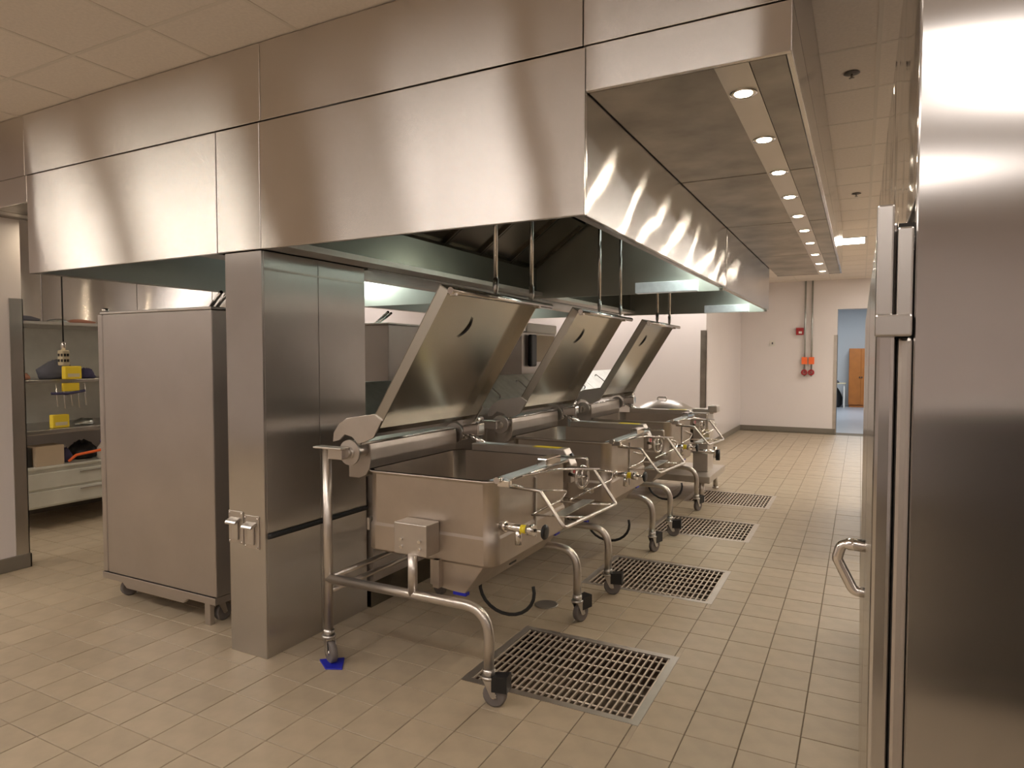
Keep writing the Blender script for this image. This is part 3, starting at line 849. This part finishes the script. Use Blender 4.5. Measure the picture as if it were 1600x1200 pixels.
for p, l in zip(PITS, ('large steel floor grate before the nearest braising pan', 'steel floor grate before the second braising pan',
                       'steel floor grate before the third braising pan', 'steel floor grate before the round kettle')): grate(p, l)
cD = (-1.66, 3.62, 0)
t = thing('floor_drain', 'small round drain cover in the tiles between two grates', 'drain cover', cD)
q = MB(cD); q.lathe([(.068, .0005), (.072, .004), (.062, .005), (.001, .0045)], cD, 'z', 24); q.build('cover', 'soffit_steel', t)


# ------------------------------------------------------------------ tall holding cabinets on the left
def holding_cabinet(x0, x1, y0, y1, label):
    c = ((x0 + x1) / 2, (y0 + y1) / 2, 0)
    t = thing('holding_cabinet', label, 'holding cabinet', c, 'tall steel holding cabinets under the left hood')
    q = MB(c); q.box(x0 + .05, x1, y0, y1, .165, 1.76, .006); q.build('body', 'cabinet_steel', t)
    q = MB(c); q.box(x0, x0 + .044, y0 - .004, y1, .165, 1.762, .01); q.build('corner_trim', 'cabinet_steel', t)
    q = MB(c); q.box(x0 + .03, x1 + .004, y0 - .006, y1, 1.761, 1.776, .004); q.build('top_panel', 'steel', t)
    q = MB(c)
    q.prism([(x0, .165), (x0, .125), (x0 + .20, .125), (x0 + .24, .095), (x1 - .27, .095), (x1 - .23, .125), (x1, .125), (x1, .165)], 'y', y0 - .008, y0 + .012, .002)
    q.box(x0, x1, y0 + .012, y1, .125, .164); q.build('base_rail', 'cabinet_steel', t)
    for x in (x0 + .10, x1 - .07):
        for y in (y0 + .07, y1 - .08): caster(t, c, x, y, math.radians(80 if x < c[0] else 95), False, .125)
    q = MB(c); q.box(x1 - .10, x1 - .055, y0, y0 + .03, .0, .125, .003); q.build('leg', 'cabinet_steel', t)
    q = MB(c); q.tube([(x1 - .34, y0 + .25, 1.785), (x1 - .14, y0 + .18, 1.875)], .011, 10); q.tube([(x1 - .34, y0 + .29, 1.785), (x1 - .14, y0 + .22, 1.868)], .010, 10)
    q.cyl((x0 + .03, y0 + .03, 1.776), (x0 + .03, y0 + .03, 1.80), .02, 10); q.build('lift_handle', 'chrome', t)
    return t


hc = holding_cabinet(-4.17, -3.135, 2.46, 3.32, 'tall steel holding cabinet on casters left of the column')
dup(hc, -.21, 1.80, 'tall steel cabinet behind the column, seen past the nearest lid')
h3 = dup(hc, -.0, 3.75, 'tall steel cabinet with a black handle seen between the lids')
cc = h3.location
q = MB(cc); q.box(-3.115, -3.065, 6.30, 6.44, 1.40, 1.74, .018); q.build('handle', 'black', h3)
q = MB(cc); q.box(-3.135, -3.11, 6.28, 7.05, 1.765, 1.86, .01); q.build('top_trim', 'white_plastic', h3)
q = MB(cc); q.box(-3.135, -3.115, 6.46, 7.0, 1.45, 1.74, .008); q.build('side_plate', 'carton', h3)

# ------------------------------------------------------------------ left wall: steel sheets, prep table, shelves
for k in range(5):
    q = MB(); y = 2.65 + k * .95
    q.box(-6.998, -6.985, y, y + .944, .9, CEIL - .04, .002); o = q.build('wall_panel', 'hood_steel', wleft)
cT = (-6.55, 4.4, 0)
t = thing('prep_table', 'steel prep table with two overshelves against the left wall', 'prep table', cT)
q = MB(cT); q.box(-6.95, -6.20, 2.85, 6.0, .835, .875, .006); q.build('table_top', 'steel', t)
q = MB(cT); q.box(-6.96, -6.945, 2.85, 6.0, .875, 1.80); q.build('backsplash', 'pale_steel', t)
for z, w in ((1.275, .55), (1.775, .60)):
    q = MB(cT); q.box(-6.945, -6.945 + w + .18, 2.85, 6.0, z, z + .03, .005); q.build('shelf', 'steel', t)
for y in (2.88, 4.4, 5.95):
    q = MB(cT); q.tube([(-6.90, y, .875), (-6.90, y, 1.775)], .018, 10); q.build('post', 'tube_steel', t)
    for x in (-6.88, -6.25):
        if y == 4.4: continue
        q = MB(cT); q.tube([(x, y, .0), (x, y, .835)], .020, 10); q.build('leg', 'tube_steel', t)
cU = (-6.55, 4.4, 0)
t = thing('equipment_stand', 'low pale steel drawer base standing under the prep table', 'drawer base', cU)
q = MB(cU); q.box(-6.92, -6.22, 2.95, 5.9, .20, .535, .006); q.build('body', 'pale_steel', t)
q = MB(cU); q.box(-6.93, -6.20, 2.94, 5.9, .535, .555, .004); q.build('top', 'pale_steel', t)
for a in (2.97, 4.45):
    for z0, z1 in ((.215, .345), (.365, .50)):
        q = MB(cU); q.box(-6.22, -6.205, a, a + 1.44, z0, z1, .004); dr = q.build('drawer', 'pale_steel', t)
        q = MB(cU); q.box(-6.205, -6.19, a + .5, a + .9, z1 - .03, z1 - .018, .002); q.build('handle', 'steel', dr)
for x in (-6.85, -6.28):
    for y in (3.0, 5.8):
        q = MB(cU); q.tube([(x, y, 0), (x, y, .20)], .022, 10); q.build('leg', 'black', t)


def carton(x0, x1, y0, y1, z0, z1, label, m='carton', group=None):
    c = ((x0 + x1) / 2, (y0 + y1) / 2, z0)
    t = thing('carton', label, 'box', c, group)
    q = MB(c); q.box(x0, x1, y0, y1, z0, z1 - .006, .002); q.build('box_body', m, t)
    for a, b in ((y0, (y0 + y1) / 2 - .002), ((y0 + y1) / 2 + .002, y1)):
        q = MB(c); q.box(x0, x1, a, b, z1 - .006, z1 - .001); q.build('flap', m, t)


carton(-6.42, -6.24, 3.13, 3.36, .556, .73, 'pale carton on the drawer base under the table')
carton(-6.55, -6.28, 3.02, 3.12, .556, .72, 'dark slim box beside the pale carton under the table', 'dark')


def rag(name, label, cat, x, y, z, sx, sy, sz, m, seed, group=None):
    rnd = random.Random(seed); q = MB((x, y, z)); loops = []
    for (f, h) in ((.75, 0), (1, .15), (.95, .5), (.65, .85), (.25, 1)):
        lp = []
        for k in range(14):
            a = 2 * PI * k / 14; rr = f * (1 + rnd.uniform(-.22, .22))
            lp.append((x + sx * rr * math.cos(a), y + sy * rr * math.sin(a), z + sz * h * (1 + rnd.uniform(-.15, .1)) if h else z))
        loops.append(lp)
    q.loft(loops, True, True, True); o = q.build(name, m); return tag(o, label, cat, group)


# on the mid shelf (top 1.305), y about 3.2..3.6
rag('work_glove', 'dark grey work gloves heaped on the middle shelf', 'gloves', -6.36, 3.38, 1.306, .11, .15, .17, 'rag', 3)
rag('cloth_bundle', 'small brown cloth bundle left of the yellow box on the shelf', 'cloth', -6.36, 3.09, 1.306, .07, .06, .06, 'pink_rag', 4)
rag('blue_cloth', 'dark blue cloth bundle right of the yellow box on the shelf', 'cloth', -6.34, 3.62, 1.306, .07, .08, .09, 'purple', 5)
def pack(loc, label):
    t = thing('yellow_packet', label, 'packet', loc, 'yellow packets on the shelving')
    x, y, z = loc
    q = MB(loc); q.box(x - .03, x + .03, y - .07, y + .07, z, z + .115, .008); q.build('packet_body', 'yellow_pad', t)
    q = MB(loc); q.box(x + .0305, x + .032, y - .05, y + .05, z + .02, z + .05); q.build('print_band', 'cream', t)
pack((-6.165, 3.40, 1.306), 'yellow packet standing on the middle shelf front edge')
cL = (-6.19, 3.40, 1.16)
g = thing('hanging_tools', 'bundle of thin tools with a yellow tag hanging under the middle shelf', 'tool bundle', cL)
q = MB(cL); q.box(-6.20, -6.175, 3.33, 3.47, 1.20, 1.272, .004); q.build('tag', 'yellow_pad', g)
q = MB(cL)
for k in range(5): q.tube([(-6.19, 3.28 + k * .06, 1.262), (-6.185, 3.28 + k * .06 + .01, 1.07 - .02 * (k % 2))], .006, 6)
q.build('rods', 'steel', g)
q = MB(cL); q.tube([(-6.19, 3.24, 1.185), (-6.16, 3.36, 1.18), (-6.19, 3.52, 1.20)], .012, 8); q.build('strap', 'purple', g)
pack((-6.30, 3.36, .876), 'yellow packet lying back on the prep table top')
rag('wrap_heap', 'crumpled clear wrap on the prep table top by the cabinet', 'wrap', -6.38, 3.62, .876, .09, .09, .06, 'galvanised', 8)
# under the table
rag('black_bag', 'black bag of tools under the table behind the orange hose', 'bag', -6.46, 3.64, .556, .12, .13, .16, 'black', 9)
rag('blue_roll', 'dark purple cloth on the black bag under the table', 'cloth', -6.34, 3.425, .556, .05, .05, .13, 'purple', 10)
cJ = (-6.27, 3.72, .556)
t = thing('white_jug', 'small white jug under the table near the tall cabinet', 'jug', cJ)
q = MB(cJ); q.lathe([(.045, 0), (.05, .01), (.05, .10), (.02, .14), (.02, .16), (.001, .16)], cJ, 'z', 18); q.build('jug_body', 'white_plastic', t)
q = MB(cJ); q.lathe([(.024, .15), (.024, .175), (.001, .178)], cJ, 'z', 14); q.build('cap', 'blue', t)
q = MB((-6.25, 3.55, .57)); q.tube(fillet([(-6.25, 3.40, .57), (-6.24, 3.46, .62), (-6.23, 3.60, .635), (-6.215, 3.68, .645), (-6.20, 3.74, .66)], .03, 4), .012, 8)
o = q.build('orange_hose', 'orange', None); tag(o, 'short orange hose lying across the things under the table', 'hose')
# on the top shelf (1.805)
rag('top_bundle', 'dark bundle at the near end of the top shelf', 'cloth', -6.30, 3.12, 1.806, .08, .09, .045, 'rag', 11)
rag('top_cloth', 'reddish cloth on the top shelf by the cabinet', 'cloth', -6.30, 3.56, 1.806, .07, .12, .035, 'pink_rag', 12)
rag('top_wrap', 'grey folded sheet in the middle of the top shelf', 'cloth', -6.28, 3.36, 1.806, .07, .08, .03, 'galvanised', 13)
# outlet box hanging on its cord
cB = (-5.1, 2.76, 1.44)
t = thing('cord_outlet', 'cream outlet box hanging on a cord in front of the shelves', 'outlet box', cB)
q = MB(cB); q.box(-5.135, -5.065, 2.735, 2.785, 1.44, 1.55, .008); bx = q.build('box', 'cream', t)
q = MB(cB)
for z in (1.465, 1.505):
    for x in (-5.122, -5.085): q.box(x, x + .018, 2.732, 2.7352, z, z + .02)
for z in (1.465, 1.505):
    for y in (2.742, 2.762): q.box(-5.0652, -5.062, y, y + .014, z, z + .02)
q.build('sockets', 'dark', bx)
q = MB(cB); q.tube([(-5.1, 2.76, 1.55), (-5.1, 2.76, 1.60), (-5.1, 2.76, 1.61)], [.014, .014, .006], 10); q.build('strain_relief', 'chrome', t)
q = MB(cB); q.tube([(-5.1, 2.76, 1.60), (-5.1, 2.76, 2.464)], .005, 8); q.build('cord', 'black_rubber', t)

# ------------------------------------------------------------------ right row
cF = (.5, 2.6, 0)
t = thing('refrigerator', 'large steel reach-in refrigerator filling the right edge', 'refrigerator', cF)
q = MB(cF); q.box(.068, .95, 1.15, 1.168, .08, 2.30, .003); q.build('side_panel', 'fridge_steel', t)
q = MB(cF); q.box(.080, .95, 1.168, 4.20, .08, 2.30, .002); q.build('body', 'fridge_steel', t)
for k in range(3):
    q = MB(cF); q.box(.069, .0795, 1.168 + k * 1.011, 2.176 + k * 1.011, 1.74, 2.30, .002); q.build('upper_panel', 'polished', t)
for k in range(2):
    q = MB(cF); q.box(.019, .045, 1.97 + k * 1.1, 3.05 + k * 1.1, .10, 1.70, .006); q.build('door', 'fridge_steel', t)
q = MB(cF); q.box(.019, .045, 1.135, 1.93, .10, 1.70, .006); dr = q.build('door', 'fridge_steel', t)
q = MB(cF); q.box(.0475, .0665, 1.138, 1.16, .10, 1.53, .006); q.build('gasket', 'steel_satin', dr)
q = MB(cF); q.box(.047, .0675, 1.16, 1.92, .10, 1.70); q.build('liner', 'dark', dr)
q = MB(cF); q.tube(fillet([(.02, 1.90, 1.02), (-.035, 1.90, 1.02), (-.045, 1.90, .98), (-.005, 1.90, .90), (.02, 1.90, .90)], .02, 5), [.016] * 2 + [.013] * 18, 12); q.build('handle', 'chrome', dr)
q = MB(cF)
q.box(.0175, .040, 1.118, 1.15, 1.56, 1.722, .003); q.box(.044, .0645, 1.118, 1.15, 1.53, 1.688, .003); q.box(.0175, .0645, 1.112, 1.15, 1.530, 1.562, .003); q.build('hinge', 'steel', t)
for x in (.15, .85):
    for y in (1.25, 4.1):
        q = MB(cF); q.tube([(x, y, 0), (x, y, .08)], .025, 12); q.build('leg', 'steel', t)
cS = (.5, 6.3, 0)
t = thing('work_counter', 'steel work counter with a black knob, past the refrigerator door', 'counter', cS)
q = MB(cS); q.box(.085, .16, 5.55, 7.4, .10, .90, .004); q.build('body', 'steel', t)
q = MB(cS); q.box(.07, .16, 5.52, 7.42, .90, .94, .004); q.build('top', 'steel', t)
q = MB(cS); q.cyl((.085, 5.62, .47), (.045, 5.62, .47), .035, 16); q.build('knob', 'black', t)
for y in (5.6, 7.3):
    q = MB(cS); q.tube([(.12, y, 0), (.12, y, .10)], .02, 10); q.build('leg', 'steel', t)

cX = (.9, -1.4, 0)
t = thing('dark_reflection_block', 'dark cabinet-shaped stand-in added out of view for the refrigerator side to reflect', 'reflection stand-in', cX)  # unseen; added so the refrigerator side reflects something dark below eye level
q = MB(cX); q.box(.12, 1.8, -1.8, -1.0, .08, 1.28, .006); q.build('body', 'dark', t)
q = MB(cX); q.box(.10, 1.82, -1.82, -.98, 1.28, 1.31, .004); q.build('top', 'steel', t)
for x in (.2, 1.7):
    for y in (-1.7, -1.1):
        q = MB(cX); q.tube([(x, y, 0), (x, y, .08)], .025, 10); q.build('leg', 'steel', t)

# ------------------------------------------------------------------ small fixtures
for x, y, w in ((-.07, 3.995, 'nearer'), (-.064, 6.92, 'farther')):
    c = (x, y, CEIL)
    t = thing('sprinkler', '%s fire sprinkler head in the ceiling above the aisle' % w, 'sprinkler', c, 'ceiling sprinklers')
    q = MB(c); q.lathe([(.035, -.001), (.040, -.006), (.018, -.012), (.001, -.012)], c, 'z', 18); q.build('escutcheon', 'grey_rubber', t)
    q = MB(c); q.tube([(x, y, CEIL - .012), (x, y, CEIL - .03)], .006, 8); q.lathe([(.014, -.03), (.014, -.033), (.001, -.034)], c, 'z', 12); q.build('deflector', 'soffit_steel', t)
c = (-1.08, 14.4, 2.0)
t = thing('fire_alarm', 'red fire alarm box on the far wall', 'fire alarm', c)
q = MB(c); q.box(-1.15, -1.01, 14.35, 14.4, 1.94, 2.08, .008); q.build('alarm_body', 'red', t)
q = MB(c); q.box(-1.10, -1.04, 14.345, 14.35, 1.965, 2.01); q.build('strobe', 'white_plastic', t)
for k, (x, w) in enumerate(((-.985, 'left'), (-.86, 'right'))):
    c = (x, 14.36, 1.2)
    t = thing('gas_pipe', '%s of two pipes on the far wall with orange tag and red valve' % w, 'pipe', c, 'pipes on the far wall')
    q = MB(c); q.tube([(x, 14.36, 1.12), (x, 14.36, 2.995)], .016, 10); q.build('pipe', 'galvanised', t)
    q = MB(c); q.box(x - .052, x + .052, 14.325, 14.34, 1.36, 1.50, .004); q.build('tag', 'orange', t)
    q = MB(c); ring = [(x + .044 * math.cos(2 * PI * a / 16), 14.31, 1.2 + .044 * math.sin(2 * PI * a / 16)) for a in range(16)]
    q.tube(ring, .016, 8, closed=True); q.tube([ring[0], ring[8]], .01, 6); q.tube([(x, 14.31, 1.2), (x, 14.36, 1.2)], .012, 8); q.build('valve_wheel', 'red', t)
c = (-1.59, 14.4, 1.78)
t = thing('light_switch', 'small switch plate on the far wall', 'switch', c)
q = MB(c); q.box(-1.64, -1.54, 14.392, 14.4, 1.72, 1.84, .003); q.build('plate', 'white_plastic', t)
q = MB(c); q.box(-1.60, -1.58, 14.386, 14.392, 1.76, 1.80, .002); q.build('toggle', 'dark', t)
# hall beyond
c = (.02, 22.6, 0)
t = thing('wardrobe', 'orange wood two-door cabinet in the hall beyond the doorway', 'wardrobe', c)
q = MB(c); q.box(-.31, .33, 22.4, 22.95, .06, 1.76, .006); q.box(-.29, .31, 22.42, 22.93, 0, .06); q.build('carcass', 'wood', t)
for a, b, h in ((-.30, .008, -.02), (.012, .32, .04)):
    q = MB(c); q.box(a, b, 22.38, 22.4, .08, 1.74, .004); d = q.build('door', 'wood', t)
    q = MB(c); q.cyl((h, 22.38, .90), (h, 22.345, .90), .022, 10); q.build('knob', 'dark', d)
c = (-.62, 22.3, 0)
t = thing('desk', 'small pale desk left of the wood cabinet in the hall', 'desk', c)
q = MB(c); q.box(-1.3, -.38, 22.0, 22.6, .70, .73, .004); q.build('desk_top', 'cream', t)
for x in (-1.25, -.42):
    q = MB(c); q.box(x - .02, x + .02, 22.05, 22.55, 0, .70); q.build('leg', 'white_plastic', t)
rag('black_bag', 'black bag on the floor under the hall desk', 'bag', -.64, 22.3, 0, .15, .18, .56, 'black', 21)
rag('dark_cap', 'dark folded cloth on the hall desk', 'cloth', -.66, 22.2, .731, .1, .1, .08, 'rag', 22)
c = (0, 19, 3.2)
t = thing('hall_light', 'ceiling light in the hall beyond the doorway', 'ceiling light', c)
q = MB(c); q.box(-1.2, 1.2, 18, 18.6, 3.17, 3.199); q.build('diffuser', 'hall_lens', t)
q = MB(c); q.box(-1.23, 1.23, 17.97, 18.63, 3.18, 3.2); q.build('frame', 'white_plastic', t)
area('hall_lamp', (0, 20, 3.1), 1.5, 90, HALL)
